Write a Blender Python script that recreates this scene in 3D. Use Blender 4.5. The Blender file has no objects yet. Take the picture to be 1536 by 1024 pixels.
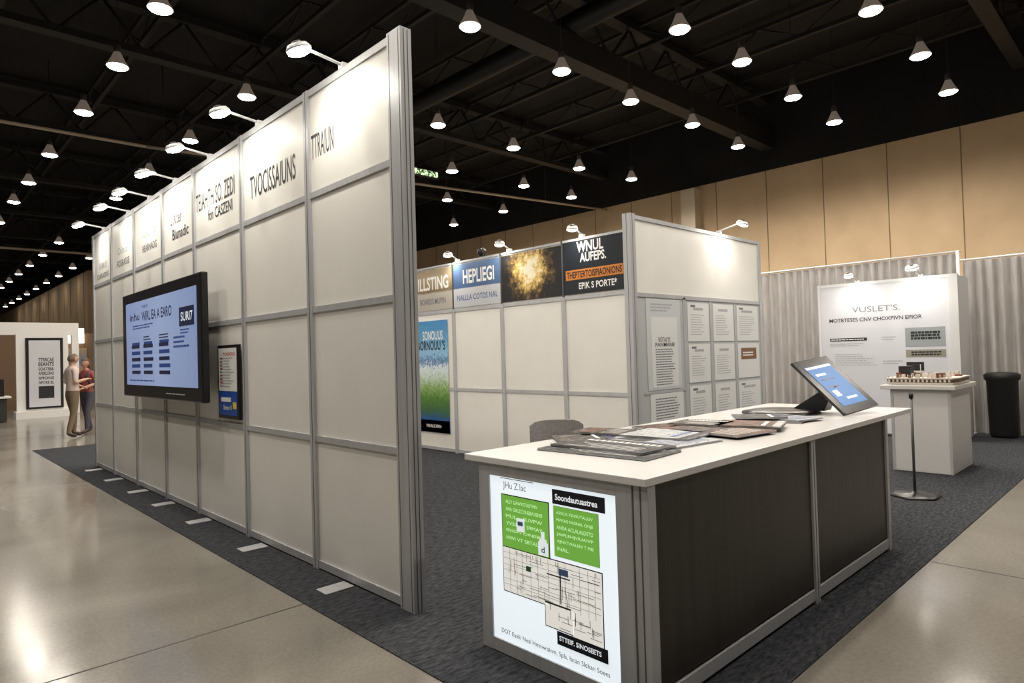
import bpy, bmesh, math, random
from mathutils import Vector, Matrix
random.seed(7)
C=bpy.context.scene.collection
sc=bpy.context.scene
try: sc.view_settings.view_transform='Standard'
except Exception as ex: print(ex)
# ------------------------------------------------------------------ materials
MATS={}
def mat(name,col=(.8,.8,.8),rough=.5,metal=0.,emit=0.,ecol=None,spec=None):
    if name in MATS: return MATS[name]
    m=bpy.data.materials.new(name);m.use_nodes=True
    b=m.node_tree.nodes['Principled BSDF']
    b.inputs['Base Color'].default_value=(*col,1);b.inputs['Roughness'].default_value=rough
    b.inputs['Metallic'].default_value=metal
    if spec is not None: b.inputs['Specular IOR Level'].default_value=spec
    if emit: 
        b.inputs['Emission Color'].default_value=(*(ecol or col),1);b.inputs['Emission Strength'].default_value=emit
    MATS[name]=m;return m
def nodes(m): return m.node_tree.nodes,m.node_tree.links,m.node_tree.nodes['Principled BSDF']
def noise_mix(name,c1,c2,scale,rough=.5,detail=6,metal=0.,lo=.35,hi=.65,stretch=(1,1,1),bump=0.,emit=0.):
    m=mat(name,c1,rough,metal);n,l,b=nodes(m)
    tc=n.new('ShaderNodeTexCoord');mp=n.new('ShaderNodeMapping');mp.inputs['Scale'].default_value=stretch
    no=n.new('ShaderNodeTexNoise');no.inputs['Scale'].default_value=scale;no.inputs['Detail'].default_value=detail
    cr=n.new('ShaderNodeValToRGB');cr.color_ramp.elements[0].position=lo;cr.color_ramp.elements[1].position=hi
    cr.color_ramp.elements[0].color=(*c1,1);cr.color_ramp.elements[1].color=(*c2,1)
    l.new(tc.outputs['Object'],mp.inputs[0]);l.new(mp.outputs[0],no.inputs[0]);l.new(no.outputs[0],cr.inputs[0]);l.new(cr.outputs[0],b.inputs['Base Color'])
    if emit: l.new(cr.outputs[0],b.inputs['Emission Color']);b.inputs['Emission Strength'].default_value=emit
    if bump:
        bp=n.new('ShaderNodeBump');bp.inputs['Strength'].default_value=bump;bp.inputs['Distance'].default_value=.01
        l.new(no.outputs[0],bp.inputs['Height']);l.new(bp.outputs[0],b.inputs['Normal'])
    return m
def ramp_z(name,z0,z1,stops,nscale=6,namp=.15,rough=.4,emit=0.,axis='Z'):
    """vertical gradient (a printed picture) broken up with noise"""
    m=mat(name,(1,1,1),rough);n,l,b=nodes(m)
    tc=n.new('ShaderNodeTexCoord');sx=n.new('ShaderNodeSeparateXYZ');l.new(tc.outputs['Object'],sx.inputs[0])
    mr=n.new('ShaderNodeMapRange');mr.inputs['From Min'].default_value=z0;mr.inputs['From Max'].default_value=z1
    l.new(sx.outputs[axis],mr.inputs[0])
    no=n.new('ShaderNodeTexNoise');no.inputs['Scale'].default_value=nscale;no.inputs['Detail'].default_value=8;no.inputs['Roughness'].default_value=.65
    l.new(tc.outputs['Object'],no.inputs[0])
    ma=n.new('ShaderNodeMath');ma.operation='MULTIPLY_ADD';ma.inputs[1].default_value=namp*2
    l.new(no.outputs[0],ma.inputs[0]);l.new(mr.outputs[0],ma.inputs[2])
    sb=n.new('ShaderNodeMath');sb.operation='SUBTRACT';sb.inputs[1].default_value=namp;l.new(ma.outputs[0],sb.inputs[0])
    cr=n.new('ShaderNodeValToRGB')
    while len(cr.color_ramp.elements)<len(stops): cr.color_ramp.elements.new(.5)
    for e,(p,c) in zip(cr.color_ramp.elements,stops): e.position=p;e.color=(*c,1)
    l.new(sb.outputs[0],cr.inputs[0]);l.new(cr.outputs[0],b.inputs['Base Color'])
    if emit: l.new(cr.outputs[0],b.inputs['Emission Color']);b.inputs['Emission Strength'].default_value=emit
    return m

white=noise_mix('white_laminate_panel',(.80,.785,.745),(.83,.815,.775),2.5,.42)
alu=noise_mix('anodised_aluminium',(.46,.47,.485),(.52,.53,.545),30,.4,metal=.2,stretch=(1,1,.05))
alud=mat('aluminium_groove',(.12,.125,.13),.45,.5)
alul=mat('aluminium_light',(.68,.69,.70),.35,.2)
black=mat('black_plastic',(.012,.012,.013),.28)
blackm=mat('black_matte',(.01,.01,.011),.6)
ink=mat('print_black_ink',(.015,.016,.02),.5)
inkg=mat('print_grey_ink',(.16,.17,.19),.5)
inklg=mat('print_light_grey_ink',(.40,.41,.43),.5)
paper=mat('white_paper',(.76,.77,.77),.5)
paper2=mat('cool_white_paper',(.60,.64,.67),.5)
inkw=mat('print_white_ink',(.85,.85,.83),.5)
ctop=mat('white_counter_laminate',(.74,.73,.725),.22)
darkwood=noise_mix('dark_espresso_woodgrain',(.015,.0125,.010),(.034,.028,.023),9,.4,stretch=(3,3,.12),lo=.3,hi=.7)
lamp_glow=mat('lamp_glow',(1,.9,.78),.4,0,30,(1,.86,.70))
spot_glow=mat('spot_lens_glow',(1,.97,.9),.4,0,30,(1,.95,.86))
lamp_shade=mat('lamp_reflector',(.35,.32,.3),.35,.3,.10,(.9,.7,.55))
lamp_body=mat('lamp_housing',(.08,.07,.065),.5,.3)

# ------------------------------------------------------------------ mesh builder
class B:
    def __init__(s,name): s.name=name;s.bm=bmesh.new();s.mats=[]
    def mi(s,m):
        if m not in s.mats: s.mats.append(m)
        return s.mats.index(m)
    def box(s,x0,x1,y0,y1,z0,z1,m,bev=0):
        x0,x1=sorted((x0,x1));y0,y1=sorted((y0,y1));z0,z1=sorted((z0,z1))
        v=[s.bm.verts.new((x,y,z)) for x in(x0,x1) for y in(y0,y1) for z in(z0,z1)]
        i=s.mi(m);fs=[]
        for q in((0,1,3,2),(4,6,7,5),(0,4,5,1),(2,3,7,6),(0,2,6,4),(1,5,7,3)):
            f=s.bm.faces.new([v[k] for k in q]);f.material_index=i;fs.append(f)
        if bev:
            ed={e for f in fs for e in f.edges}
            r=bmesh.ops.bevel(s.bm,geom=list(ed),offset=bev,segments=2,affect='EDGES',profile=.5)
            for f in r['faces']: f.material_index=i
        return s
    def hexa(s,bot,top,m):
        v=[s.bm.verts.new(p) for p in list(bot)+list(top)];i=s.mi(m)
        for q in((3,2,1,0),(4,5,6,7),(0,1,5,4),(1,2,6,5),(2,3,7,6),(3,0,4,7)):
            s.bm.faces.new([v[k] for k in q]).material_index=i
        return s
    def slab(s,o,w,h,t,m):
        o,w,h,t=map(Vector,(o,w,h,t))
        return s.hexa([o,o+w,o+w+h,o+h],[o+t,o+w+t,o+w+h+t,o+h+t],m)
    def lathe(s,c,prof,m,seg=20,axis=(0,0,1),smooth=True):
        q=Vector((0,0,1)).rotation_difference(Vector(axis).normalized());c=Vector(c);i=s.mi(m);rings=[]
        for r,h in prof:
            rings.append([s.bm.verts.new(c+q@Vector((r*math.cos(2*math.pi*k/seg),r*math.sin(2*math.pi*k/seg),h))) for k in range(seg)])
        for a,b in zip(rings,rings[1:]):
            for k in range(seg):
                f=s.bm.faces.new((a[k],a[(k+1)%seg],b[(k+1)%seg],b[k]));f.material_index=i;f.smooth=smooth
        for rg,fl in((rings[0],True),(rings[-1],False)):
            if (prof[0] if fl else prof[-1])[0]>1e-4:
                f=s.bm.faces.new(rg[::-1] if fl else rg);f.material_index=i
        return s
    def rod(s,a,b,r,m,seg=10):
        a,b=Vector(a),Vector(b);return s.lathe(a,[(r,0),(r,(b-a).length)],m,seg,b-a)
    def text(s,body,face,c,a0,a1,z0,z1,m,bold=.012,depth=.001):
        """face 'X': plane x=c seen from -x, a = world Y (a0 left/large, a1 right/small). 'Y': plane y=c seen from -y, a = world X."""
        cu=bpy.data.curves.new('t','FONT');cu.body=body;cu.size=1;cu.extrude=0;cu.resolution_u=3;cu.offset=bold
        o=bpy.data.objects.new('t',cu);C.objects.link(o);bpy.context.view_layer.update()
        me=bpy.data.meshes.new_from_object(o.evaluated_get(bpy.context.evaluated_depsgraph_get()))
        xs=[v.co.x for v in me.vertices];ys=[v.co.y for v in me.vertices]
        if not xs: return s
        lx,hx,ly,hy=min(xs),max(xs),min(ys),max(ys);i=s.mi(m)
        vm=[]
        for v in me.vertices:
            u=(v.co.x-lx)/(hx-lx);w=(v.co.y-ly)/(hy-ly)
            a=a0+(a1-a0)*u;z=z0+(z1-z0)*w
            vm.append(s.bm.verts.new((c-depth,a,z) if face=='X' else (a,c-depth,z)))
        for p in me.polygons:
            try: s.bm.faces.new([vm[k] for k in p.vertices]).material_index=i
            except ValueError: pass
        bpy.data.objects.remove(o);bpy.data.curves.remove(cu);bpy.data.meshes.remove(me);return s
    def pl(s,face,c,a0,a1,z0,z1,m,t=.002):
        if face=='X': return s.box(c-t,c,a0,a1,z0,z1,m)
        return s.box(a0,a1,c-t,c,z0,z1,m)
    def lines(s,face,c,a0,a1,z0,z1,n,m,fill=.45,wmin=.6):
        """illegible body copy as dashes"""
        st=(z1-z0)/n
        for k in range(n):
            zz=z1-(k+.5)*st;e=a0+(a1-a0)*random.uniform(wmin,1);a=a0
            sg=1 if a1>a0 else -1;tot=abs(e-a0);p=0
            while p<tot-.004:
                w=min(random.uniform(.05,.16)*abs(a1-a0),tot-p)
                s.pl(face,c,a0+sg*p,a0+sg*(p+w),zz-st*fill/2,zz+st*fill/2,m,.0008);p+=w+abs(a1-a0)*.018
        return s
    def done(s,dz=0):
        me=bpy.data.meshes.new(s.name)
        s.bm.to_mesh(me);s.bm.free()
        for m in s.mats: me.materials.append(m)
        o=bpy.data.objects.new(s.name,me);C.objects.link(o);o.location.z=dz
        return o

# ------------------------------------------------------------------ camera
f=970.327;t=.019;r=-.029;y=.764
Fw=Vector((math.sin(y)*math.cos(t),math.cos(y)*math.cos(t),math.sin(t)))
R0=Vector((math.cos(y),-math.sin(y),0));U0=R0.cross(Fw)
R=R0*math.cos(r)+U0*math.sin(r);U=-R0*math.sin(r)+U0*math.cos(r)
cd=bpy.data.cameras.new('camera');cam=bpy.data.objects.new('camera',cd);C.objects.link(cam)
cam.matrix_world=Matrix(((R.x,U.x,-Fw.x,0),(R.y,U.y,-Fw.y,0),(R.z,U.z,-Fw.z,1.57),(0,0,0,1)))
cd.sensor_width=36;cd.lens=f/1536*36;cd.clip_start=.05;cd.clip_end=300
sc.camera=cam

# ------------------------------------------------------------------ floor
m=mat('polished_concrete',(.3,.27,.22),.3);n,l,b=nodes(m)
tc=n.new('ShaderNodeTexCoord')
n1=n.new('ShaderNodeTexNoise');n1.inputs['Scale'].default_value=.55;n1.inputs['Detail'].default_value=7;n1.inputs['Distortion'].default_value=.6
n2=n.new('ShaderNodeTexNoise');n2.inputs['Scale'].default_value=45;n2.inputs['Detail'].default_value=4
l.new(tc.outputs['Object'],n1.inputs[0]);l.new(tc.outputs['Object'],n2.inputs[0])
cr=n.new('ShaderNodeValToRGB');cr.color_ramp.elements[0].position=.3;cr.color_ramp.elements[1].position=.7
cr.color_ramp.elements[0].color=(.172,.160,.136,1);cr.color_ramp.elements[1].color=(.275,.258,.222,1);l.new(n1.outputs[0],cr.inputs[0])
mx=n.new('ShaderNodeMixRGB');mx.blend_type='OVERLAY';mx.inputs[0].default_value=.25;l.new(cr.outputs[0],mx.inputs[1]);l.new(n2.outputs[0],mx.inputs[2])
l.new(mx.outputs[0],b.inputs['Base Color'])
mr=n.new('ShaderNodeMapRange');mr.inputs['To Min'].default_value=.06;mr.inputs['To Max'].default_value=.28;l.new(n1.outputs[0],mr.inputs[0]);l.new(mr.outputs[0],b.inputs['Roughness'])
joint=mat('floor_joint_sealant',(.05,.045,.04),.6)
fl=B('floor');fl.box(-12,20,-10,92,-.2,0,m)
fl.box(-12,1.9,3.984,3.996,0,.0012,joint);fl.box(-12,20,17.99,18.0,0,.0012,joint);fl.box(5.34,5.352,-10,1.32,0,.0012,joint)
fl.done()
cm=mat('charcoal_carpet',(.04,.045,.055),.95,spec=.1);n,l,b=nodes(cm)
tc=n.new('ShaderNodeTexCoord');mp=n.new('ShaderNodeMapping');mp.inputs['Scale'].default_value=(9,26,1)
n1=n.new('ShaderNodeTexNoise');n1.inputs['Scale'].default_value=1.6;n1.inputs['Detail'].default_value=8;n1.inputs['Roughness'].default_value=.75
l.new(tc.outputs['Object'],mp.inputs[0]);l.new(mp.outputs[0],n1.inputs[0])
cr=n.new('ShaderNodeValToRGB');cr.color_ramp.elements[0].position=.36;cr.color_ramp.elements[1].position=.64
cr.color_ramp.elements[0].color=(.013,.0145,.018,1);cr.color_ramp.elements[1].color=(.075,.078,.087,1)
l.new(n1.outputs[0],cr.inputs[0]);l.new(cr.outputs[0],b.inputs['Base Color'])
bp=n.new('ShaderNodeBump');bp.inputs['Strength'].default_value=.5;bp.inputs['Distance'].default_value=.01;l.new(n1.outputs[0],bp.inputs['Height']);l.new(bp.outputs[0],b.inputs['Normal'])
B('booth_carpet').box(1.9,13.6,1.33,15.2,.0,.006,cm).done()

# ------------------------------------------------------------------ hall shell
tan=noise_mix('tan_acoustic_wall',(.55,.40,.25),(.62,.46,.29),1.2,.75)
tand=mat('tan_wall_seam',(.2,.15,.09),.8)
blk=noise_mix('black_ceiling_paint',(.005,.0045,.0045),(.011,.009,.008),.8,.9)
steel=mat('dark_painted_steel',(.014,.0127,.0118),.7)
w=B('wall_right');w.box(20,20.3,-10,92,0,7.12,tan);w.box(20,20.3,-10,92,7.12,9.5,blk)
for k in range(-6,28):
    yy=3.89+k*1.72
    if abs(yy-11.6)>.5: w.box(19.992,20,yy-.012,yy+.012,0,7.12,tand)
w.box(19.6,20,11.35,11.88,0,7.0,mat('pilaster_cream',(.66,.56,.42),.6))
w.done()
w=B('wall_corridor');w.box(8.2,8.5,44,92,0,7.12,tan)
for k in range(24): w.box(8.19,8.2,45+k*2,45.06+k*2,0,7.12,tand)
w.done()
B('wall_far').box(-12,20,92,92.3,0,9.5,mat('far_wall_brown',(.25,.17,.1),.8)).done()
B('ceiling').box(-12,20.3,-10,92.3,9.5,9.7,blk).done()
g=B('roof_truss')
for yy in (-4,2.6,9.0,15.4,21.8,28.2,34.6,41,50,60,70): # main girders along X
    g.box(-12,19.98,yy-.15,yy+.15,8.2,8.35,steel);g.box(-12,19.98,yy-.15,yy+.15,9.2,9.35,steel)
    x=-12
    while x<18: 
        g.rod((x,yy,8.3),(x+.8,yy,9.25),.035,steel,6);g.rod((x+.8,yy,9.25),(x+1.6,yy,8.3),.035,steel,6);x+=1.6
g.box(-12,19.98,8.75,9.15,7.75,8.3,steel)
for xx in (-8,-5.6,-3.2,-.8,1.6,4.1,6.5,8.2,10.6,13,15.4,18):
    g.box(xx-.05,xx+.05,-10,80,8.75,8.85,steel);g.box(xx-.04,xx+.04,-10,80,9.3,9.38,steel)
    yy=-10
    while yy<50: g.rod((xx,yy,8.8),(xx,yy+1,9.34),.022,steel,5);g.rod((xx,yy+1,9.34),(xx,yy+2,8.8),.022,steel,5);yy+=2
g.done()
dm=mat('duct_black',(.014,.013,.0125),.5,.4)
d=B('ventilation_duct');d.rod((10.55,-10,8.55),(10.55,60,8.55),.22,dm,16);d.done()
d=B('ventilation_duct');d.rod((0.2,-10,8.55),(0.2,80,8.55),.2,dm,16);d.done()
pm=mat('light_conduit_paint',(.40,.33,.26),.5)
p=B('suspended_conduit');p.rod((-12,18.1,7.0),(4.6,17.8,7.0),.04,pm);p.rod((4.6,17.8,7.0),(19.9,15.3,7.0),.04,pm)
for x in range(-11,20,4): p.rod((x,18.0 if x<5 else 17.8-(x-4.6)*.162,7.0),(x,18.0 if x<5 else 17.8-(x-4.6)*.162,9.49),.012,steel,6)
p.done()
p=B('suspended_conduit');p.rod((-12,36,6.9),(19.9,36,6.9),.06,pm)
for x in range(-11,20,4): p.rod((x,36,6.9),(x,36,9.49),.012,steel,6)
p.done()
p=B('led_ticker_sign');lt=mat('led_green_dots',(.1,.3,.1),.4);n,l,b=nodes(lt)
no=n.new('ShaderNodeTexNoise');no.inputs['Scale'].default_value=14;tc=n.new('ShaderNodeTexCoord');l.new(tc.outputs['Object'],no.inputs[0])
cr=n.new('ShaderNodeValToRGB');cr.color_ramp.elements[0].position=.46;cr.color_ramp.elements[0].color=(.01,.02,.01,1);cr.color_ramp.elements[1].position=.54;cr.color_ramp.elements[1].color=(.75,.95,.55,1)
l.new(no.outputs[0],cr.inputs[0]);l.new(cr.outputs[0],b.inputs['Emission Color']);b.inputs['Emission Strength'].default_value=1.2
p.box(10.6,12.3,15.9,16.0,7.05,7.28,blackm);p.box(10.65,12.25,15.89,15.9,7.08,7.25,lt);p.rod((10.9,15.95,7.28),(10.9,15.95,9.49),.01,steel,6);p.rod((12.1,15.95,7.28),(12.1,15.95,9.49),.01,steel,6);p.done()

# ------------------------------------------------------------------ high bay lamps
hb=B('high_bay_lamp')
hb.lathe((0,0,0),[(.0,-.045),(.09,-.04),(.15,-.022),(.175,.004)],lamp_glow,24)
hb.lathe((0,0,0),[(.185,.0),(.18,.02),(.13,.10),(.085,.20),(.06,.26)],lamp_shade,24)
hb.lathe((0,0,0),[(.055,.26),(.06,.28),(.06,.38),(.03,.42),(.012,.43)],lamp_body,16)
hb.rod((0,0,.42),(0,0,2.48),.005,blackm,6)
ho=hb.done();hm=ho.data;bpy.data.objects.remove(ho)
def lamp(x,yy,z=7.0,e=0):
    o=bpy.data.objects.new('high_bay_lamp',hm);C.objects.link(o);o.location=(x,yy,z)
    if e:
        L=bpy.data.lights.new('bulb','SPOT');L.energy=e;L.color=(1,.92,.81);L.shadow_soft_size=.17;L.spot_size=math.radians(165);L.spot_blend=.6
        lo=bpy.data.objects.new('bulb',L);C.objects.link(lo);lo.parent=o;lo.location=(0,0,-.06)
E=395
near=[(3.0,10.7),(3.0,13.3),(3.0,16.2),(2.95,20),(2.93,23.4),(5.3,13.2),(5.3,16.7),(6.95,8.04),(9.4,8.2),(11.7,8.24),(14.1,8.15),(16.6,8.25),(9.72,5.8),(11.75,5.7),(14.3,5.8),(16.7,5.8),(11.6,3.4),(14.16,3.33),(16.7,3.43),(9.33,12.04),(11.9,12.15),(14.75,12.3),(17.0,12.04),
 (.6,1.0),(.6,5.8),(3,3.4),(5.3,3.4),(7.2,2.2),(9.4,2.2),(3,-1.5),(7,-1.5),(11.7,-1.5),(15,-.5),(-1.8,8.2),(-1.8,3),(.8,8.6)]  # this row: unseen lamps extending the grid, added to light the front
for a,c in near: lamp(a,c,7,E)
for a,c in [(11.97,14.84),(14.85,14.73),(17.27,14.8),(14.04,17.71),(16.85,17.86),(16.9,20.94),(2.9,26.4),(5.3,20.2),(5.3,24)]: lamp(a,c,7,E*1.3)
for a in (.75,2.9,5.3,7.2):
    for k in range(11): 
        if a==2.9 or a==.75 or k>0: lamp(a,29.5+k*4.2+ (a%1),7,0)

# ------------------------------------------------------------------ main panel wall
xw=2.287
Y=[3.297,4.581,5.867,7.149,8.241,9.479,10.696,11.838];Hh=3.6;A=[.972,1.937,2.798]
W=B('exhibit_panel_wall');T=.06
W.box(xw+.012,xw+T-.012,Y[0]+.02,Y[-1],.03,Hh-.02,white)
for i,yy in enumerate(Y):
    if i==0:
        W.box(xw-.012,xw+T+.012,yy,yy+.15,0,Hh+.01,alu);W.box(xw-.0135,xw-.0115,yy+.02,yy+.024,0,Hh,alud);W.box(xw-.0135,xw-.0115,yy+.125,yy+.129,0,Hh,alud)
        W.box(xw+.012,xw+.018,yy-.0015,yy,0,Hh,alud);W.box(xw+.04,xw+.046,yy-.0015,yy,0,Hh,alud)
    else:
        W.box(xw-.008,xw+T+.008,yy-.038,yy+.038,0,Hh,alu);W.box(xw-.009,xw-.0075,yy-.004,yy+.004,0,Hh,alud)
for i in range(7):
    y0=Y[i]+(.15 if i==0 else .038);y1=Y[i+1]-.038
    for z0,z1 in[(0.01,.065),(Hh-.05,Hh)]+[(z-.022,z+.022) for z in A]: W.box(xw,xw+T,y0,y1,z0,z1,alu)
X0=xw+.011
W.text('TTRAIUN','X',X0,4.53,4.19,3.07,3.25,ink,0)
W.text('TVOCISSAIUNS','X',X0,5.69,4.80,2.99,3.19,ink,.005)
W.text('TEIAHTH SO. ZEDI','X',X0,7.10,6.05,3.12,3.30,ink,.005)
W.text('fon CASZENI','X',X0,6.75,6.11,2.98,3.09,ink)
W.text("L'Xter",'X',X0,7.96,7.56,3.12,3.27,inkg);W.text('Blunadic','X',X0,7.90,7.35,2.95,3.07,ink)
W.text('CALATS','X',X0,9.08,8.55,3.15,3.27,inklg);W.text('HEARNADG','X',X0,9.12,8.5,2.97,3.06,inkg)
W.text('Cnlncs','X',X0,10.35,9.85,3.1,3.2,inklg);W.text('FOSRASSE','X',X0,10.4,9.75,2.93,3.02,inkg)
W.text('ARMUS','X',X0,11.5,11.0,3.02,3.12,inklg);W.text('DIARADINS','X',X0,11.6,10.9,2.88,2.96,inkg)
W.done(.007)
fp=B('foot_plate')
for yy in(4.07,5.47,6.8,7.95,9.0,10.2,11.4): fp.box(2.06,2.27,yy-.07,yy+.07,.006,.016,alu,.003)
fp.done()

def arm_spot(name,base,head,aim,e=8,size=.075,col=(1,.93,.82)):
    s=B(name);base=Vector(base);head=Vector(head);aim=Vector(aim);d=(aim-head).normalized()
    s.box(base.x-.03,base.x+.03,base.y-.03,base.y+.03,base.z-.03,base.z+.012,alul)
    s.rod(base,head-d*.03,.011,alul,8)
    s.lathe(head-d*.035,[(.02,0),(size*.8,.006),(size,.03),(size,.042)],alul,20,d)
    s.lathe(head+d*.0085,[(size*.95,0),(size*.9,.018),(size*.5,.032),(0,.036)],spot_glow,20,d)
    s.rod(head-d*.05,head-d*.03,.03,lamp_body,12)
    o=s.done()
    L=bpy.data.lights.new('spot_beam','SPOT');L.energy=e;L.color=col;L.spot_size=math.radians(150);L.spot_blend=.9;L.shadow_soft_size=.05
    lo=bpy.data.objects.new('spot_beam',L);C.objects.link(lo);lo.parent=o;lo.location=head+d*.06
    lo.rotation_mode='QUATERNION';lo.rotation_quaternion=Vector((0,0,-1)).rotation_difference(d)
for yy in (4.05,5.5,6.69,7.8,8.8,9.8,11.2):
    arm_spot('arm_spotlight',(xw+.03,yy,Hh+.035),(1.98,yy,Hh+.05),(xw-.13,yy,Hh-.42),26,.085)

# ------------------------------------------------------------------ television
tv=B('wall_mounted_television')
tv.box(2.09,2.16,6.38,9.23,1.19,2.43,black,.012)
tv.box(2.16,2.21,6.6,9.0,1.3,2.3,blackm)
tv.box(2.21,2.277,7.3,8.4,1.5,2.1,blackm)
scr=ramp_z('tv_screen',6.4,9.1,[(0,(.16,.21,.36)),(.5,(.22,.28,.44)),(1,(.18,.23,.40))],1.2,.12,.25,.85,'Y')
tv.box(2.086,2.091,6.50,9.05,1.33,2.31,scr)
tn=mat('screen_navy',(.02,.03,.10),.3,0,.05,(.02,.03,.1));tb=mat('screen_blue_bar',(.02,.05,.2),.3,0,.25,(.03,.09,.35));tw=mat('screen_white',(.6,.65,.7),.3,0,.5,(.85,.92,1))
c=2.0855
tv.text("THEY?",'X',c,8.35,8.1,2.22,2.25,tn)
tv.text("inhu",'X',c,8.86,8.45,2.09,2.18,tn);tv.text("WIRL EA A EARO",'X',c,8.36,7.25,2.07,2.18,tn)
tv.lines('X',c,8.75,7.6,1.98,2.04,2,tb)
tv.pl('X',c,6.56,7.0,1.94,2.13,tn);tv.text('SURI7','X',c-.002,6.95,6.6,1.99,2.08,tw)
tv.lines('X',c,6.98,6.6,1.86,1.92,2,tb)
for a in(8.8,8.3,7.7):
    tv.pl('X',c,a-.02,a-.34,1.80,1.83,tb)
    if a<8.5: tv.lines('X',c,a,a-.36,1.84,1.9,2,tn)
    for k in range(5): tv.pl('X',c,a,a-.38*random.uniform(.85,1),1.76-k*.075,1.80-k*.075,tb if k%2 else tn)
tv.lines('X',c,7.2,6.7,1.72,1.86,3,tb);tv.lines('X',c,8.9,7.4,1.37,1.40,1,tb)
tv.lines('X',2.0895,7.5,6.7,1.245,1.27,1,mat('tv_label_grey',(.5,.5,.5),.4))
tv.done()
fpz=B('framed_notice')
fpz.box(2.255,2.285,5.94,6.45,1.04,1.73,black,.006);fpz.box(2.252,2.256,5.975,6.415,1.30,1.70,paper)
fpz.box(2.252,2.256,5.975,6.415,1.075,1.295,mat('notice_blue',(.015,.07,.36),.4))
fpz.text('TOOOLS','X',2.251,6.3,6.0,1.63,1.66,mat('ink_red',(.5,.05,.03),.4));fpz.lines('X',2.2518,6.38,6.02,1.33,1.62,11,inklg)
fpz.lines('X',2.2518,6.38,6.3,1.33,1.62,9,mat('ink_red',()),.3)
fpz.pl('X',2.2515,6.36,6.12,1.2,1.24,inkw);fpz.text('Shenur 8','X',2.2490,6.3,6.1,1.125,1.17,inkw);fpz.pl('X',2.2515,6.07,5.99,1.14,1.2,mat('notice_yellow',(.8,.55,.05),.4))
fpz.done()

# ------------------------------------------------------------------ back partition
xb=6.493;yb=[4.662,5.759,6.975,8.112,9.25,10.4]
P=B('graphic_panel_partition')
P.box(xb+.012,xb+.05,yb[0]+.06,yb[-1],.03,3.03,white)
for i,yy in enumerate(yb):
    if i: P.box(xb-.01,xb+.06,yy-.035,yy+.035,0,2.30,alu);P.box(xb-.006,xb+.06,yy-.012,yy+.012,2.3,3.05,alud)
for z in(.04,1.02,2.28): P.box(xb,xb+.055,yb[0]+.06,yb[-1],z-.025,z+.025,alu)
P.box(xb-.006,xb+.06,yb[0]+.06,yb[-1],3.02,3.05,alu)
G1=ramp_z('header_beige_picture',2.3,3.05,[(0,(.42,.40,.36)),(.40,(.48,.45,.40)),(.44,(.22,.16,.09)),(.7,(.42,.33,.22)),(1,(.30,.25,.17))],9,.04)
G2=ramp_z('header_blue_grey',2.3,3.05,[(0,(.50,.52,.56)),(.41,(.55,.56,.6)),(.43,(.07,.13,.27)),(.8,(.10,.17,.32)),(1,(.16,.26,.45))],3,.015)
P.pl('X',xb+.004,9.23,8.13,2.32,3.0,G1,.006);P.pl('X',xb+.004,8.09,6.99,2.32,3.0,G2,.006)
# gold tree picture
gm=mat('header_gold_tree',(.1,.06,.01),.4);n,l,b=nodes(gm)
tc=n.new('ShaderNodeTexCoord');sx=n.new('ShaderNodeVectorMath');sx.operation='DISTANCE';sx.inputs[1].default_value=(xb,6.38,2.76)
l.new(tc.outputs['Object'],sx.inputs[0])
no=n.new('ShaderNodeTexNoise');no.inputs['Scale'].default_value=11;no.inputs['Detail'].default_value=9;no.inputs['Roughness'].default_value=.7;l.new(tc.outputs['Object'],no.inputs[0])
ad=n.new('ShaderNodeMath');ad.operation='MULTIPLY_ADD';ad.inputs[1].default_value=.9;l.new(no.outputs[0],ad.inputs[0]);l.new(sx.outputs['Value'],ad.inputs[2])
cr=n.new('ShaderNodeValToRGB')
for _ in range(2): cr.color_ramp.elements.new(.5)
mr=n.new('ShaderNodeMapRange');mr.inputs['From Min'].default_value=.4;mr.inputs['From Max'].default_value=1.1;l.new(ad.outputs[0],mr.inputs[0])
for e,(p_,c_) in zip(cr.color_ramp.elements,[(.18,(1,.93,.7)),(.34,(.85,.6,.2)),(.56,(.16,.10,.035)),(.75,(.015,.014,.016))]): e.position=p_;e.color=(*c_,1)
l.new(mr.outputs[0],cr.inputs[0]);l.new(cr.outputs[0],b.inputs['Base Color'])
P.pl('X',xb+.004,6.96,5.78,2.32,3.0,gm,.006)
navy=mat('header_black_navy',(.012,.016,.024),.35);org=mat('header_orange',(.62,.22,.04),.4)
P.pl('X',xb+.004,5.74,4.74,2.32,3.02,navy,.006)
c=xb-.002
P.text('ILLSTING','X',c,9.05,8.22,2.66,2.88,inkw,.025);P.text('BOARDS MUPIN','X',c,9.0,8.3,2.42,2.52,inkg)
P.text('HEPLIEGI','X',c,7.85,7.12,2.68,2.90,inkw,.025);P.text('NALLLA COTDS NAL','X',c,8.0,7.05,2.42,2.51,mat('ink_blue',(.06,.13,.3),.5))
P.text('WNUL','X',c,5.50,5.06,2.86,3.0,inkw,.025);P.text('AUFEPS.','X',c,5.45,5.02,2.73,2.85,inkw,.025)
P.pl('X',c,5.70,4.76,2.51,2.64,org);P.text('THEPTERTOISPIAONIONS','X',c-.003,5.68,4.78,2.53,2.62,navy,.02)
P.text('EPIK S PORTE*','X',c,5.48,4.86,2.38,2.47,inkw,.02)
BP=ramp_z('poster_blue_green',.30,2.16,[(0,(.01,.05,.25)),(.1,(.02,.10,.36)),(.17,(.05,.13,.07)),(.3,(.09,.22,.04)),(.40,(.26,.42,.14)),(.50,(.55,.68,.6)),(.57,(.75,.83,.9)),(.63,(.07,.18,.38)),(.70,(.33,.58,.8)),(.85,(.12,.34,.60)),(1,(.07,.27,.56))],20,.17)
P.pl('X',xb+.002,9.24,8.28,.30,2.15,BP,.01)
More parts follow.
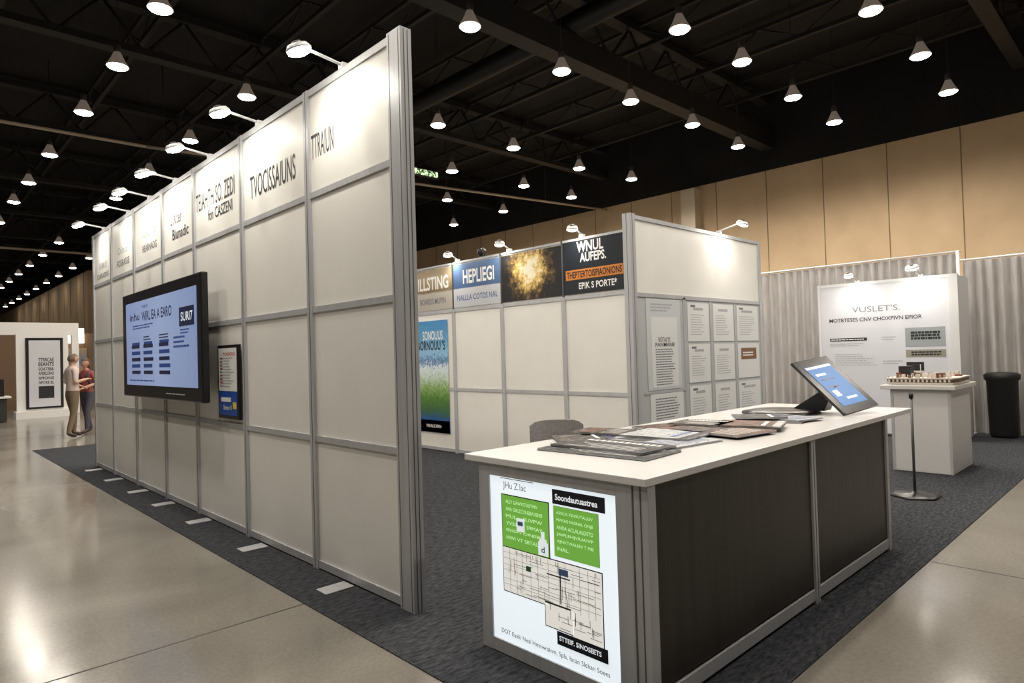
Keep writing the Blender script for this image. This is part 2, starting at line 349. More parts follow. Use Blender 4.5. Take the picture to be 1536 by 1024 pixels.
P.pl('X',xb-.007,9.24,8.28,.30,.50,mat('poster_deep_blue',(.02,.08,.32),.4),.001)
P.text('SONOUUS','X',xb-.008,8.95,8.4,1.83,1.98,inkw);P.text("BORNOUU 'S",'X',xb-.008,9.1,8.34,1.66,1.82,ink,.02);P.text('PIXALLYRN','X',xb-.009,8.9,8.5,.38,.43,inkw)
P.done(.007)
for yy in(8.0,6.8,5.42):
    arm_spot('arm_spotlight',(xb+.02,yy,3.09),(xb-.17,yy+.0,3.16),(xb-.06,yy+.1,2.7),12,.075)
s=B('dome_camera');s.lathe((xb+.03,7.42,3.065),[(.03,0),(.05,.02),(.075,.06),(.07,.10),(.04,.13),(0,.14)],black,16);s.done()

# ------------------------------------------------------------------ return wall with notices
yr=4.662;xr=9.938
Q=B('notice_panel_wall');HR=3.23
Q.box(xb+.06,xr,yr+.012,yr+.05,.03,3.2,white)
Q.box(xb-.05,xb+.06,yr-.05,yr+.06,0,HR,alu);Q.box(xb-.002,xb+.004,yr-.052,yr-.05,0,HR,alud);Q.box(xb-.052,xb-.05,yr-.002,yr+.004,0,HR,alud)
Q.box(xr-.03,xr+.04,yr-.01,yr+.07,0,HR,alu);Q.box(7.66,7.72,yr-.002,yr+.055,0,2.25,alu)
for xx in(8.38,9.09): Q.box(xx-.02,xx+.02,yr+.0,yr+.05,0,2.25,alu)
for z in(.04,2.25,3.205): Q.box(xb+.06,xr-.03,yr-.002,yr+.055,z-.025,z+.025,alu)
grey=mat('notice_backing_grey',(.5,.52,.53),.6)
Q.box(xb+.06,xr-.03,yr+.008,yr+.0115,.08,2.22,grey)
rows=[(1.66,2.19),(1.10,1.62),(.5,1.05)]
cc=yr+.005
Q.pl('Y',cc,6.80,7.58,1.05,2.21,paper2,.004);Q.pl('Y',cc-.004,6.90,7.50,1.08,1.98,paper,.002)
Q.lines('Y',cc-.006,6.98,7.42,1.1,1.58,15,inkg,.4,.8);Q.text('ROTALYS','Y',cc-.006,7.05,7.32,1.66,1.72,ink);Q.text('PANMANE','Y',cc-.006,6.98,7.42,1.60,1.65,ink)
Q.lines('Y',cc-.004,6.9,7.4,2.04,2.16,3,inklg)
Q.pl('Y',cc,6.84,7.6,.45,1.0,paper,.004);Q.lines('Y',cc-.004,6.95,7.5,.6,.95,10,inkg,.4,.75)
Q.box(6.72,7.66,yr,yr+.02,1.005,1.035,alu)
for ci,(x0,x1) in enumerate([(7.77,8.33),(8.45,9.04),(9.15,9.84)]):
    for ri,(z0,z1) in enumerate(rows):
        Q.pl('Y',cc,x0,x1,z0,z1,paper,.004)
        if ci==2 and ri==1:
            Q.pl('Y',cc-.004,x0+.1,x1-.1,1.38,1.55,mat('print_brown',(.22,.1,.04),.5));Q.lines('Y',cc-.006,x0+.15,x1-.15,1.42,1.5,2,inkw,.5,.8);continue
        Q.lines('Y',cc-.004,x0+.15,x1-.15,z1-.11,z1-.06,1,inklg,.7,.9)
        Q.lines('Y',cc-.004,x0+.07,x1-.12,z0+.08,z1-.15,9,inklg,.28)
        if ci!=1: Q.pl('Y',cc-.004,x0+.08,x0+.2,z1-.06,z1-.03,inkg,.001)
Q.done(.007)
arm_spot('arm_spotlight',(8.75,yr+.03,3.27),(8.75,yr-.34,3.33),(8.75,yr-.1,2.85),22,.085)

# ------------------------------------------------------------------ reception counter
K=B('reception_counter')
bx0,bxm,bx1,by0,by1,hz=2.308,4.05,5.46,1.606,2.68,1.02
K.box(2.277,6.06,1.592,2.785,hz-.035,hz,ctop,.004)
pz=hz-.035
K.box(bx0+.02,bx1-.02,by0+.02,by1-.02,.05,pz,darkwood)
for a,c_ in((bx0,bxm),(bxm,bx1)):
    K.box(a+.05,c_-.03,by0+.008,by0+.03,.10,pz-.005,darkwood)
    K.box(a,c_,by0,by0+.04,.02,.085,alu)
for xx,wd in((bx0,.05),(bxm-.03,.06),(bx1-.05,.05)): K.box(xx,xx+wd,by0-.006,by0+.05,0,pz,alu)
K.box(bxm-.004,bxm+.002,by0-.0075,by0-.0055,0,pz,alud)
K.box(bx1-.05,bx1+.003,by1-.06,by1,0,pz,alu);K.box(bx0,bx0+.06,by1-.06,by1+.003,0,pz,alu)
K.box(bx0,bx1,by1-.03,by1,.02,.085,alu)
K.box(bx0-.012,bx0+.045,1.597,1.672,0,pz,alu,.003);K.box(bx0-.0135,bx0-.011,1.632,1.638,0,pz,alud)
K.box(bx0-.018,bx0+.03,1.677,1.765,.0,pz,alu,.003);K.box(bx0-.018,bx0+.03,2.60,2.68,.0,pz,alu,.003)
K.box(bx0-.018,bx0+.03,1.765,2.60,.005,.07,alu);K.box(bx0-.018,bx0+.03,1.765,2.60,.925,pz,alu)
lb=mat('lightbox_face',(.6,.66,.7),.3,0,.78,(.86,.94,1.0))
K.box(bx0-.008,bx0+.02,1.765,2.60,.07,.925,lb)
c=bx0-.008
gr=mat('lightbox_green',(.12,.32,.03),.4,0,.42,(.26,.68,.10));gi=mat('lightbox_black',(.01,.012,.02),.4);cr_=mat('lightbox_cream',(.5,.49,.45),.4,0,.62,(.92,.89,.83));gw=mat('lightbox_white',(.6,.62,.65),.4,0,.6,(.9,.95,1));gg=mat('lightbox_ltgreen',(.45,.65,.35),.4,0,.7,(.65,.95,.5));gb=mat('lightbox_blue_ink',(.06,.11,.22),.4,0,.08,(.1,.2,.4))
K.text('JHu Z.lac','X',c,2.50,2.33,.855,.90,inklg,0);K.pl('X',c,2.52,2.28,.915,.918,gi,.001)
K.pl('X',c,2.15,1.83,.835,.905,gi);K.text('Soondautuastrea','X',c-.003,2.13,1.87,.855,.885,gw,.02)
def framed(y0,y1,z0,z1,m,b=.005,d_=0):
    K.pl('X',c-d_,y0+b,y1-b,z0-b,z1+b,gi,.0012);K.pl('X',c-.0012-d_,y0,y1,z0,z1,m,.0012)
framed(2.51,2.18,.565,.83,gr);framed(2.145,1.87,.585,.825,gr,.001)
for k,s_ in enumerate(["ALLY GAWVSTUUTMIV","AHA GALZCOUEBVUISNSI","MUL    SUVPW","YVSIM..   S9MAY","ISSSDFV IDINJSBIS","HWI VT SBTAL"]): K.text(s_,'X',c-.003,2.48,2.22+(.03 if k in(0,5) else 0),.79-k*.037,.808-k*.037,gg,0)
for k,s_ in enumerate(["ASGUS. FSNSUTALJUV","MWSNS NUSNAL ONJB","ANDA ACLALALDSTD","JAIPLEHJVIUAIVP","AJNSTVIALEN T PIB","INAL."]): K.text(s_,'X',c-.003,2.125,1.90+(.15 if k==5 else 0),.785-k*.034,.803-k*.034,gg,0)
K.pl('X',c-.004,2.40,2.345,.66,.725,gw);K.pl('X',c-.006,2.39,2.355,.69,.71,gb)
K.pl('X',c-.004,2.250,2.185,.57,.635,gw);K.pl('X',c-.004,2.24,2.195,.635,.65,gw);K.pl('X',c-.004,2.228,2.207,.65,.685,gw);K.text('d','X',c-.0065,2.228,2.205,.585,.615,gb)
framed(2.51,1.86,.335,.56,cr_);framed(2.215,2.035,.235,.34,cr_);framed(2.04,1.86,.21,.34,cr_)
K.pl('X',c-.0025,2.035,1.862,.215,.40,cr_,.0006);K.pl('X',c-.0025,2.20,2.04,.33,.345,cr_,.0006)
rnd=random.Random(3)
def seg(a,b_,z0,z1,m_,d_=.0033): K.pl('X',c-d_,a,b_,z0,z1,m_,.0006)
for z in (.372,.40,.445,.472,.505,.535): seg(2.505,1.865,z,z+.0016,inklg)
for a in (2.46,2.41,2.37,2.31,2.26,2.19,2.12,2.08,1.99,1.94,1.90): seg(a,a-.0018,.34,.556,inklg)
for k in range(60):
    a=rnd.uniform(1.89,2.49);z=rnd.uniform(.345,.545);wd=rnd.uniform(.02,.13);hh=rnd.uniform(.015,.07)
    if k%2: seg(a,max(a-wd,1.868),z,z+.0022,inkg)
    else: seg(a,a-.0024,z,min(z+hh,.555),inkg)
for k in range(22):
    a=rnd.uniform(1.90,2.19);z=rnd.uniform(.245,.33)
    if k%2: seg(a,max(a-.07,1.868),z,z+.0022,inkg)
    else: seg(a,a-.0025,z,z+.04,inkg)
K.pl('X',c-.004,2.34,2.31,.47,.495,mat('map_green',(.03,.14,.03),.4));K.pl('X',c-.004,2.12,2.06,.50,.53,gb);seg(2.20,2.05,.485,.491,gi);seg(2.215,2.05,.345,.353,gi);seg(2.115,2.108,.36,.50,gi)
K.pl('X',c-.0034,2.14,1.835,.165,.228,gi);K.text('STTEIF. SINOSEETS','X',c-.006,2.125,1.87,.187,.21,gw,.02)
K.text("DOT Euali/ Neal Hmnwralnm, SpIs. lacan Slehan Soees",'X',c,2.54,1.83,.10,.13,gi,0)
K.done(.007)

# tablet kiosk
hz=1.028
w_=Vector((.43,-.10,.045));h_=Vector((-.029,.374,.39));nn=w_.cross(h_).normalized()
o_=Vector((5.15,1.79,hz+.016))
k=B('tablet_kiosk')
k.slab(o_,w_,h_,-nn*.022,black)
wu,hu=w_.normalized(),h_.normalized();WL=w_.length;HL=h_.length
ks=mat('kiosk_screen',(.05,.09,.2),.35,0,.7,(.16,.34,.66),.2)
k.slab(o_+wu*.065+hu*.065+nn*.001,wu*(WL-.13),hu*(HL-.14),nn*.002,ks)
q0=o_+wu*.065+hu*.065+nn*.0035
k.slab(q0+wu*.04+hu*.30,wu*.12,hu*.022,nn*.001,tw);k.slab(q0+wu*.04+hu*.255,wu*.17,hu*.010,nn*.001,tn)
k.slab(q0+wu*.05+hu*.18,wu*.12,hu*.012,nn*.001,tn);k.slab(q0+wu*.12+hu*.05,wu*.13,hu*.02,nn*.001,tw);k.slab(q0+hu*.375,wu*(WL-.13),hu*.022,nn*.001,tw)
k.slab(q0+wu*.04+hu*.09,wu*.06,hu*.06,nn*.001,tw)
mid=o_+w_*.5+h_*.45-nn*.03
k.hexa([(5.30,2.0,hz+.02),(5.44,2.0,hz+.02),(5.44,2.26,hz+.02),(5.30,2.26,hz+.02)],[mid+Vector((-.06,-.02,.02)),mid+Vector((.06,-.02,.02)),mid+Vector((.06,.02,.03)),mid+Vector((-.06,.02,.03))],black)
k.lathe((5.2,2.3,hz+.001),[(.30,0),(.30,.012),(.22,.028),(.0,.034)],black,32)
k.done()

# magazines
def magmat(i,a,b_,c_):
    m=mat('magazine_print_%d'%i,a,.5,spec=.25);n,l,b=nodes(m);tc=n.new('ShaderNodeTexCoord')
    no=n.new('ShaderNodeTexNoise');no.inputs['Scale'].default_value=22;no.inputs['Detail'].default_value=6
    l.new(tc.outputs['Object'],no.inputs[0]);cr=n.new('ShaderNodeValToRGB');cr.color_ramp.elements.new(.5)
    for e,(p_,q_) in zip(cr.color_ramp.elements,[(.42,a),(.55,b_),(.68,c_)]): e.position=p_;e.color=(*q_,1)
    l.new(no.outputs[0],cr.inputs[0]);l.new(cr.outputs[0],b.inputs['Base Color']);return m
mm=[magmat(0,(.012,.011,.011),(.07,.042,.028),(.25,.22,.19)),magmat(1,(.36,.38,.40),(.52,.53,.55),(.10,.12,.18)),magmat(2,(.02,.01,.007),(.17,.06,.025),(.06,.04,.03)),magmat(3,(.006,.007,.010),(.02,.024,.03),(.16,.14,.11))]
def mag(st,cx,cy,w,h,rot,z,m,kind=0,th=.010,bar=None):
    u=Vector((math.cos(rot),math.sin(rot),0));v=Vector((-math.sin(rot),math.cos(rot),0));o=Vector((cx,cy,hz+z*1.2))-u*w/2-v*h/2
    st.slab(o+u*.004+v*.004,u*(w-.008),v*(h-.008),Vector((0,0,th)),paper);st.slab(o+Vector((0,0,th)),u*w,v*h,Vector((0,0,.001)),m)
    st.slab(o-Vector((0,0,.0)),u*w,v*h,Vector((0,0,.001)),m)
    r_=random.Random(int(cx*100));tz=Vector((0,0,th+.0012))
    fg=inkw if m is not mm[1] else tb
    if kind==0:
        st.slab(o+tz+u*w*.72+v*h*.08,u*w*.12,v*h*.8,Vector((0,0,.0006)),fg)
        for k in range(11): st.slab(o+tz+u*w*.735+v*h*(.12+.068*k),u*w*.09,v*h*.018,Vector((0,0,.0012)),m)
        for k in range(4): st.slab(o+tz+u*w*(.12+.1*k)+v*h*.12,u*w*.02,v*h*r_.uniform(.4,.75),Vector((0,0,.0006)),fg)
    elif kind==1:
        st.slab(o+tz+u*w*.1+v*h*.5,u*w*.8,v*h*.38,Vector((0,0,.0006)),bar or mm[2])
        for k in range(9): st.slab(o+tz+u*w*(.1+.09*k)+v*h*.08,u*w*.02,v*h*r_.uniform(.25,.38),Vector((0,0,.0006)),fg)
    else:
        st.slab(o+tz+v*h*.02,u*w,v*h*.12,Vector((0,0,.0006)),bar or tn)
        st.slab(o+tz+u*w*.15+v*h*.25,u*w*.7,v*h*.06,Vector((0,0,.0006)),fg)
st=B('magazine_stack')
mag(st,2.80,2.20,.36,.70,.06,.0,mm[3],0);mag(st,2.88,2.23,.34,.62,.02,.010,mm[3],0)
mag(st,3.10,2.62,.28,.36,.9,.0,mm[0],2);mag(st,3.42,2.60,.36,.42,.5,.0,mm[3],0);mag(st,3.36,2.66,.26,.36,.2,.010,mm[0],1)
mag(st,3.30,2.18,.42,.55,-.12,.0,mm[1],1,bar=mm[3]);mag(st,3.46,2.25,.38,.46,.1,.010,mm[1],2,bar=mm[3]);mag(st,3.85,2.44,.40,.44,-.3,.0,mm[0],1)
mag(st,3.80,2.10,.40,.60,-.15,.010,mm[2],1,bar=mm[0]);mag(st,4.12,2.03,.34,.42,.3,.020,mm[2],2,bar=mm[1]);mag(st,4.02,2.33,.3,.36,.1,.020,mm[0],0)
st.done()
st=B('magazine_stack')
mag(st,4.66,2.12,.34,.46,.2,.0,mm[3],0);mag(st,4.72,2.05,.30,.40,-.2,.010,mm[1],1,bar=mm[3]);mag(st,4.60,2.2,.26,.36,.6,.020,mm[3],2);st.done()

# ------------------------------------------------------------------ chair behind the counter
ch=B('upholstered_chair');fab=noise_mix('grey_upholstery',(.27,.255,.25),(.36,.345,.335),60,.9);cx,cy=4.77,4.37
ux,uy=Vector((.722,-.692,0)),Vector((.692,.722,0))
N=13
def P3(a,b_,z): return Vector((cx,cy,0))+ux*a+uy*b_+Vector((0,0,z))
prev=None
for i in range(N):
    s_=-1+2*i/(N-1);a=.27*s_;bb=.06*s_*s_;zt=.905-.045*s_**6-.02*abs(s_)**2
    cur=[P3(a,bb-.03,.50),P3(a,bb+.03,.50),P3(a,bb+.02,zt),P3(a,bb-.02,zt)]
    if prev: ch.hexa(prev,cur,fab)
    prev=cur
ch.slab(P3(-.25,.03,.42),ux*.5,uy*.46,Vector((0,0,.08)),fab)
for a in(-.22,.22):
    for b_ in(.05,.45): ch.rod(P3(a,b_,.008),P3(a*.95,b_,.42),.014,alul,8)
    ch.rod(P3(a,.0,.42),P3(a,-.02,.55),.014,alul,8)
ch.done()

# ------------------------------------------------------------------ floor stand, pedestal, model
s=B('floor_sign_stand')
s.lathe((7.5,1.97,.007),[(.24,0),(.24,.012),(.19,.022),(.04,.03),(.02,.05)],black,6);s.rod((7.5,1.97,.04),(7.5,1.97,1.0),.013,alud,10);s.rod((7.5,1.97,1.0),(7.5,1.97,1.05),.02,black,10)
s.done()
s=B('display_pedestal');wg=mat('pedestal_white',(.64,.63,.62),.4)
s.box(8.9,9.85,1.93,2.56,.008,1.0,wg,.006);s.box(8.84,9.92,1.87,2.66,1.0,1.05,wg,.006)
s.box(8.892,8.9,1.93,1.96,.01,1.0,alu);s.box(8.892,8.9,2.53,2.56,.01,1.0,alu)
s.done()
s=B('architectural_ship_model');br=mat('model_brown',(.16,.09,.05),.5);mw=mat('model_cream',(.62,.57,.50),.5);rd=mat('model_red',(.20,.05,.03),.5)
zz=1.052
def hull(z0,z1,s0,s1,m):
    def lp(k,z): return [(9.35+dx*k,2.265+dy*k,z) for dx,dy in((-.45,-.36),(-.25,-.39),(.45,-.36),(.45,.30),(-.3,.385),(-.45,.3))]
    a=[s.bm.verts.new(p_) for p_ in lp(s0,z0)];b_=[s.bm.verts.new(p_) for p_ in lp(s1,z1)];i=s.mi(m)
    for q in range(6): s.bm.faces.new((a[q],a[(q+1)%6],b_[(q+1)%6],b_[q])).material_index=i
    s.bm.faces.new(b_).material_index=i;s.bm.faces.new(a[::-1]).material_index=i
hull(zz,zz+.03,.97,1.0,mw);hull(zz+.03,zz+.07,.96,.97,br);hull(zz+.07,zz+.085,1,1,mw)
for k in range(15): s.box(8.905,8.925,1.93+k*.045,1.95+k*.045,zz+.035,zz+.065,mw)
r_=random.Random(5)
for k in range(44):
    x_=9.35+r_.uniform(-.4,.38);y_=2.25+r_.uniform(-.32,.3);w2=r_.uniform(.015,.045);s.box(x_-w2,x_+w2,y_-w2*.7,y_+w2*.7,zz+.085,zz+.085+r_.uniform(.02,.06),[mw,mw,br,mw,rd][k%5])
for k in range(16): s.rod((8.92,1.95+k*.042,zz+.085),(8.92,1.95+k*.042,zz+.125),.004,mw,5)
s.box(9.15,9.3,2.40,2.53,zz+.085,zz+.22,ink);s.rod((9.2,2.3,zz+.085),(9.2,2.3,zz+.24),.005,mw,6)
s.done()

# ------------------------------------------------------------------ right booth graphic wall
s=B('graphic_display_wall');c=12.0
gp=mat('display_graphic_white',(.60,.61,.66),.45)
s.box(c+.005,c+.05,2.58,4.52,.05,2.58,gp);s.box(c-.01,c+.07,2.45,2.58,.002,2.62,alul);s.box(c-.01,c+.07,4.52,4.56,.002,2.62,alul);s.box(c,c+.06,2.58,4.52,2.57,2.62,alul)
s.box(c+.07,12.8,2.47,2.53,.002,2.6,alul)
s.text("VUSLET'S.",'X',c+.004,4.0,3.26,2.10,2.20,inkg,0);s.text("MOTBTESES CNV CHOXPIVN EPIOR",'X',c+.004,4.38,2.95,1.945,2.01,ink)
s.pl('X',c+.004,4.38,3.78,1.615,1.665,ink);s.lines('X',c+.002,4.36,3.82,1.63,1.65,1,inkw,.7,.95)
s.lines('X',c+.004,4.38,3.65,1.52,1.58,2,inklg);s.lines('X',c+.004,4.3,3.6,1.18,1.4,6,inklg,.3)
s.pl('X',c+.004,3.2,2.64,1.49,1.80,mat('photo_greyblue',(.30,.33,.35),.4));s.lines('X',c+.001,3.12,2.7,1.6,1.74,3,ink,.8,.95)
s.pl('X',c+.004,3.2,2.64,1.32,1.44,mat('photo_olive',(.28,.27,.22),.4));s.lines('X',c+.001,3.12,2.7,1.34,1.42,2,ink,.6,.95)
s.pl('X',c+.004,3.2,2.95,1.1,1.24,ink);s.lines('X',c+.004,3.55,3.3,1.6,1.68,2,inklg);s.lines('X',c+.004,3.55,3.25,1.2,1.28,2,inklg)
s.done(.007)
arm_spot('arm_spotlight',(12.03,3.9,2.65),(11.6,3.9,2.72),(11.8,3.9,2.1),22,.07)
arm_spot('arm_spotlight',(12.03,2.95,2.65),(11.55,2.95,2.74),(11.8,2.95,2.1),22,.10)

# drapes
drm=noise_mix('grey_drape_cloth',(.38,.36,.35),(.45,.43,.415),14,.85,stretch=(1,1,.2))
def drape(y0,y1,x,z1,amp=.05,per=.16):
    bm=bmesh.new();n_=int(abs(y1-y0)/per*8);pr=None;r_=random.Random(int(y0*10))
    ph=0
    for i in range(n_+1):
        yy=y0+(y1-y0)*i/n_;ph+=(2*math.pi/8)*r_.uniform(.7,1.3);col=[]
        for z,kk in((.01,1.1),(.8,1.05),(1.8,.9),(z1-.05,.55),(z1,.45)):
            col.append(bm.verts.new((x+amp*kk*math.sin(ph)+.01*math.sin(ph*2.3+z),yy,z)))
        if pr:
            for a in range(4): bm.faces.new((pr[a],col[a],col[a+1],pr[a+1])).smooth=True
        pr=col
    me=bpy.data.meshes.new('pipe_and_drape');bm.to_mesh(me);bm.free();me.materials.append(drm);o=bpy.data.objects.new('pipe_and_drape',me);C.objects.link(o)
drape(10.5,2.7,13.3,3.08);drape(2.62,-5,13.25,2.92)
s=B('drape_support_pole');
s.rod((13.12,2.66,0.02),(13.12,2.66,3.1),.025,alul);s.rod((13.28,-5,2.95),(13.28,2.66,2.95),.018,alul);s.rod((13.28,2.66,3.11),(13.28,10.5,3.11),.018,alul);s.rod((13.12,2.66,3.1),(13.28,2.66,3.11),.018,alul);s.box(12.9,13.2,2.5,2.8,.006,.02,alul);s.done()
s=B('trash_bin');s.lathe((12.85,2.08,.008),[(.17,0),(.19,.05),(.21,.9),(.24,.93),(.245,1.0),(.2,1.03),(.1,1.04),(.0,1.04)],blackm,24);s.done()

# ------------------------------------------------------------------ far left booths
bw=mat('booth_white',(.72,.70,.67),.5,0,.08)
s=B('banner_booth')
s.box(2.75,4.1,25,25.12,.0,2.62,bw);s.box(2.98,3.95,24.95,25.0,.28,2.50,black);s.box(3.06,3.87,24.94,24.951,.34,2.42,gp)
for k,(t_,h2) in enumerate([('TTRRCAE',.12),('EEANTS',.12),('SOATSB&',.10),('APERLONO',.10),('SPIONS',.09),('APORE BL',.09)]): s.text(t_,'Y',24.938,3.3,3.7,1.75-k*.14,1.75-k*.14+h2,ink,.02)
s.pl('Y',24.938,3.3,3.7,.6,.98,ink);s.box(2.7,4.2,24.7,25.3,0,.22,bw)
s.done()
s=B('booth_fascia');s.box(-4,4.6,26.2,26.4,2.65,3.05,bw);s.box(-3.9,-3.7,26.2,26.4,0,2.65,bw);s.box(4.4,4.6,26.2,26.4,0,2.65,bw);s.done()
s=B('booth_backdrop');s.box(-4,7,31,31.1,0,2.9,mat('booth_brown',(.20,.12,.07),.6));s.box(4.75,5.6,30.85,31,2.5,3.1,mat('illuminated_sign_box',(1,.92,.75),.4,0,3,(1,.9,.7)))
s.box(4.7,5.7,30.9,31,.9,2.3,ramp_z('booth_poster_mix',.9,2.3,[(0,(.25,.1,.1)),(.4,(.5,.3,.2)),(.6,(.1,.2,.35)),(1,(.5,.35,.2))],4,.3));s.box(0,2.2,30.95,31,.6,2.4,bw);s.done()
s=B('exhibit_display_table');s.box(1.3,2.5,23.8,24.6,.70,.75,bw);s.box(1.4,2.4,23.9,24.5,0.02,.7,mat('table_skirt_black',(.03,.03,.03),.7));s.box(2.0,2.35,24,24.2,.75,1.25,black);s.box(1.6,1.85,24,24.2,.75,1.0,mat('box_blue',(.1,.2,.4),.5));s.done()
s=B('booth_shelving');s.box(4.3,6.2,38,38.3,0,2.6,bw)
s.box(4.5,6.0,37.95,38.0,.5,2.2,inkg);s.done()

# ------------------------------------------------------------------ people
def figure(name,loc,rot,J,cl,scale=1.,hairc=(.05,.03,.02),bag=False,longhair=False,zs=.98):
    names=list(J);idx={k:i for i,k in enumerate(names)}
    me=bpy.data.meshes.new(name+'_sk');me.from_pydata([J[k][0] for k in names],[(idx[k],idx[J[k][2]]) for k in names if J[k][2]],[])
    o=bpy.data.objects.new('tmp',me);C.objects.link(o)
    md=o.modifiers.new('s','SKIN');md.use_smooth_shade=True
    for i,k in enumerate(names):
        sv=me.skin_vertices[0].data[i];sv.radius=J[k][1];sv.use_root=(i==0)
    su=o.modifiers.new('u','SUBSURF');su.levels=2
    bpy.context.view_layer.update()
    m2=bpy.data.meshes.new_from_object(o.evaluated_get(bpy.context.evaluated_depsgraph_get()));bpy.data.objects.remove(o)
    skin=mat('skin_tone',(.52,.30,.21),.55);hair=mat(name+'_hair',hairc,.7);shirt=mat(name+'_shirt',cl[0],.8);pants=mat(name+'_trousers',cl[1],.8);shoe=mat('shoe_leather',(.03,.022,.018),.5)
    bm=bmesh.new();bm.from_mesh(m2)
    for zc in (zs,1.47,.10): bmesh.ops.bisect_plane(bm,geom=bm.verts[:]+bm.edges[:]+bm.faces[:],plane_co=(0,0,zc),plane_no=(0,0,1))
    el=[(Vector(J['el'+q][0]),Vector(J['wr'+q][0])) for q in 'LR']
    for f_ in bm.faces:
        c_=f_.calc_center_median();fore=False
        for e,w in el:
            d=(w-e);tt=(c_-e).dot(d)/d.length_squared;q=e+d*tt
            if tt>.15 and (c_-q).length<.06+.05*(tt>1): fore=True
        if c_.z<zs and abs(c_.x)<.172: fore=False
        if c_.z>1.47 and abs(c_.x)<.075: i=0
        elif fore: i=0
        elif c_.z<.10: i=4
        elif c_.z<zs: i=3
        else: i=2
        f_.material_index=i;f_.smooth=True
    hd=Vector(J['head'][0])+Vector((0,-.012,.065))
    r_=bmesh.ops.create_uvsphere(bm,u_segments=28,v_segments=20,radius=1)
    for v in r_['verts']:
        x,y_,z=v.co
        jaw=1-.28*max(0,-z)
        q=Vector((x*.076*jaw,y_*.096*(1-.08*max(0,-z)),z*.112))
        if y_<-.6: 
            if abs(x)<.16 and -.25<z<.1: q.y-=.018*(1-abs(z+.12)*2)
            if .15<abs(x)<.5 and .0<z<.2: q.y+=.006
        hairy=(q.z>.05 or (q.y>.0 and q.z>-.05))
        if hairy: q*=1.09
        v.co=hd+q
    for f_ in {f_ for v in r_['verts'] for f_ in v.link_faces}:
        c_=f_.calc_center_median()-hd;f_.smooth=True
        f_.material_index=1 if (c_.z>.05 or (c_.y>.0 and c_.z>-.05)) else 0
    for sx_ in(-1,1):
        r_=bmesh.ops.create_uvsphere(bm,u_segments=8,v_segments=6,radius=.024)
        for v in r_['verts']: v.co=hd+Vector((sx_*.078+v.co.x*.4,-.005+v.co.y*.7,-.005+v.co.z*1.2))
        r_=bmesh.ops.create_uvsphere(bm,u_segments=8,v_segments=6,radius=.0075)
        for v in r_['verts']: v.co=hd+Vector((sx_*.028,-.086,.012))+v.co
        for f_ in {f_ for v in r_['verts'] for f_ in v.link_faces}: f_.material_index=1
    r_=bmesh.ops.create_cube(bm,size=1)
    for v in r_['verts']: v.co=hd+Vector((v.co.x*.040,-.083+v.co.y*.008,-.056+v.co.z*.007))
    for f_ in {f_ for v in r_['verts'] for f_ in v.link_faces}: f_.material_index=5
    if longhair:
        r_=bmesh.ops.create_uvsphere(bm,u_segments=20,v_segments=14,radius=1)
        for v in r_['verts']: v.co=hd+Vector((v.co.x*.088,.05+v.co.y*.06,-.06+v.co.z*.14))
        for f_ in {f_ for v in r_['verts'] for f_ in v.link_faces}: f_.material_index=1;f_.smooth=True
    mats=[skin,hair,shirt,pants,shoe,mat('lips',(.35,.12,.1),.5)]
    if bag:
        mats.append(mat('backpack_fabric',(.03,.04,.07),.8))
        bb_=bmesh.new();r_=bmesh.ops.create_cube(bb_,size=1)
        for v in r_['verts']: v.co=Vector((v.co.x*.28,.19+v.co.y*.15,1.22+v.co.z*.40))
        bmesh.ops.bevel(bb_,geom=bb_.edges[:],offset=.05,segments=3,affect='EDGES')
        for f_ in bb_.faces: f_.material_index=6;f_.smooth=True
        for sx_ in(-1,1):
            for a_,b_ in(((sx_*.10,.13,1.40),(sx_*.11,-.0,1.47)),((sx_*.11,-.0,1.47),(sx_*.12,-.13,1.36)),((sx_*.12,-.13,1.36),(sx_*.14,-.02,1.10))):
                a_,b_=Vector(a_),Vector(b_);q=Vector((0,0,1)).rotation_difference((b_-a_).normalized())
                M=Matrix.Translation((a_+b_)/2)@q.to_matrix().to_4x4()
                rr=bmesh.ops.create_cone(bb_,cap_ends=True,segments=8,radius1=.022,radius2=.022,depth=(b_-a_).length+.02,matrix=M)
                for f_ in {f_ for v in rr['verts'] for f_ in v.link_faces}: f_.material_index=6
        tm=bpy.data.meshes.new('t');bb_.to_mesh(tm);bb_.free();bm.from_mesh(tm);bpy.data.meshes.remove(tm)
    me2=bpy.data.meshes.new(name);bm.to_mesh(me2);bm.free()
    for m_ in mats: me2.materials.append(m_)
    ob=bpy.data.objects.new(name,me2);C.objects.link(ob);ob.location=loc;ob.rotation_euler=(0,0,rot);ob.scale=(scale,)*3
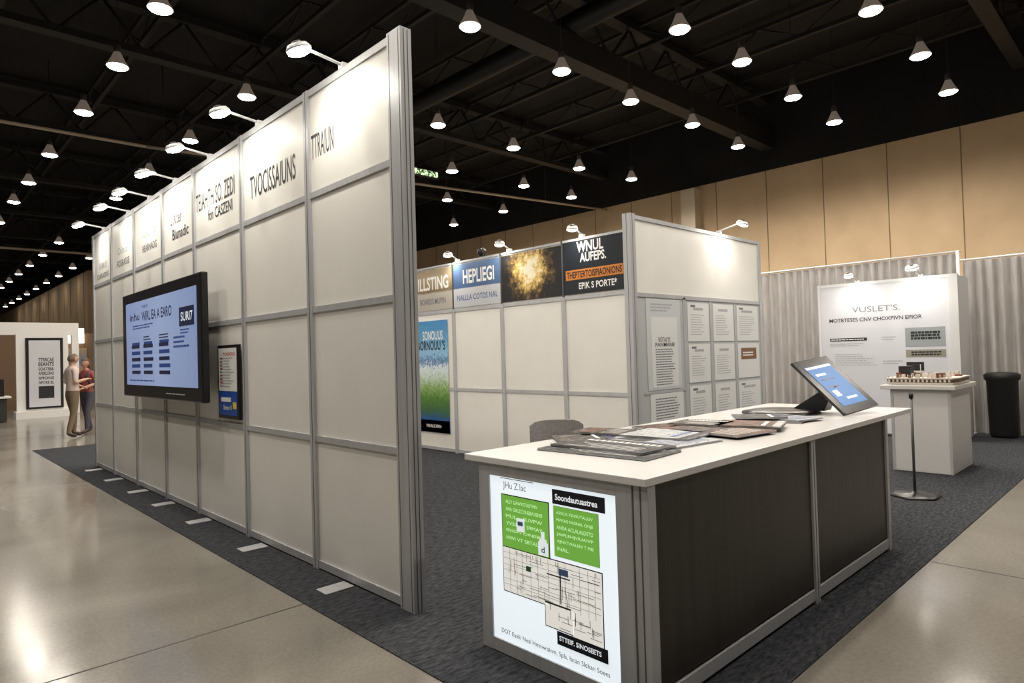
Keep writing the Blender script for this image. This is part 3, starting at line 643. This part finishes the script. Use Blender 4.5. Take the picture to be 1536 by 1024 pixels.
def body(step=.18,armL=((.24,.03,1.16),(.17,-.20,1.08)),armR=((-.24,.04,1.15),(-.12,-.2,1.2)),lean=0.,hw=.17,hh=.16):
    J={'pelvis':((0,0,.96),(hh,.11),None),'spine':((0,-.01-lean*.4,1.14),(.135,.10),'pelvis'),'chest':((0,-.01-lean,1.31),(.165,.115),'spine'),
    'neckb':((0,-.01-lean,1.43),(.11,.075),'chest'),'neck':((0,-.012-lean*1.2,1.50),(.052,.052),'neckb'),'head':((0,-.02-lean*1.4,1.57),(.05,.05),'neck')}
    for s_,a,sg,st_ in(('L',armL,1,step),('R',armR,-1,-step)):
        J['sh'+s_]=((sg*hw,-lean,1.40),(.062,.062),'neckb');J['el'+s_]=(a[0],(.045,.045),'sh'+s_);J['wr'+s_]=(a[1],(.03,.026),'el'+s_)
        w=Vector(a[1]);d=(w-Vector(a[0])).normalized();side=Vector((0,0,1)).cross(d);side=side.normalized() if side.length>.01 else Vector((1,0,0))
        pm_=w+d*.055;J['pa'+s_]=(tuple(pm_),(.034,.022),'wr'+s_)
        for k,(off,ln) in enumerate([(-.027,.075),(-.009,.09),(.009,.085),(.027,.068)]):
            a1=pm_+side*off+d*.04;a2=a1+d*ln*.5+Vector((0,0,-.01));a3=a2+d*ln*.4+Vector((0,0,-.025))
            J['f%d%s'%(k,s_)]=(tuple(a1),(.010,.010),'pa'+s_);J['g%d%s'%(k,s_)]=(tuple(a2),(.009,.009),'f%d%s'%(k,s_));J['h%d%s'%(k,s_)]=(tuple(a3),(.008,.008),'g%d%s'%(k,s_))
        th=pm_-side*.04*sg;J['t0'+s_]=(tuple(th),(.011,.011),'wr'+s_);J['t1'+s_]=(tuple(th+d*.045-side*.015*sg),(.010,.010),'t0'+s_)
        J['hp'+s_]=((sg*.095,0,.88),(.10,.105),'pelvis');J['kn'+s_]=((sg*.10,-.03-st_*.5,.50),(.068,.068),'hp'+s_)
        J['an'+s_]=((sg*.105,.03-st_,.09),(.048,.05),'kn'+s_);J['to'+s_]=((sg*.12,-.13-st_,.04),(.042,.03),'an'+s_)
    return J
figure('man',(2.86,17.1,0.0),math.radians(105),body(.10),((.62,.50,.46),(.17,.125,.08)),1.06,(.16,.11,.08))
figure('woman',(3.28,17.8,0.0),math.radians(-60),body(.14,armR=((-.23,.04,1.14),(-.21,-.1,.93)),hw=.15,hh=.165),((.30,.07,.06),(.06,.06,.08)),1.0,(.10,.05,.03),True,True)

# ------------------------------------------------------------------ hall ambience
wd=bpy.data.worlds.new('World');sc.world=wd;wd.use_nodes=True;wd.node_tree.nodes['Background'].inputs[0].default_value=(1,.94,.87,1);wd.node_tree.nodes['Background'].inputs[1].default_value=.05
print('ok')
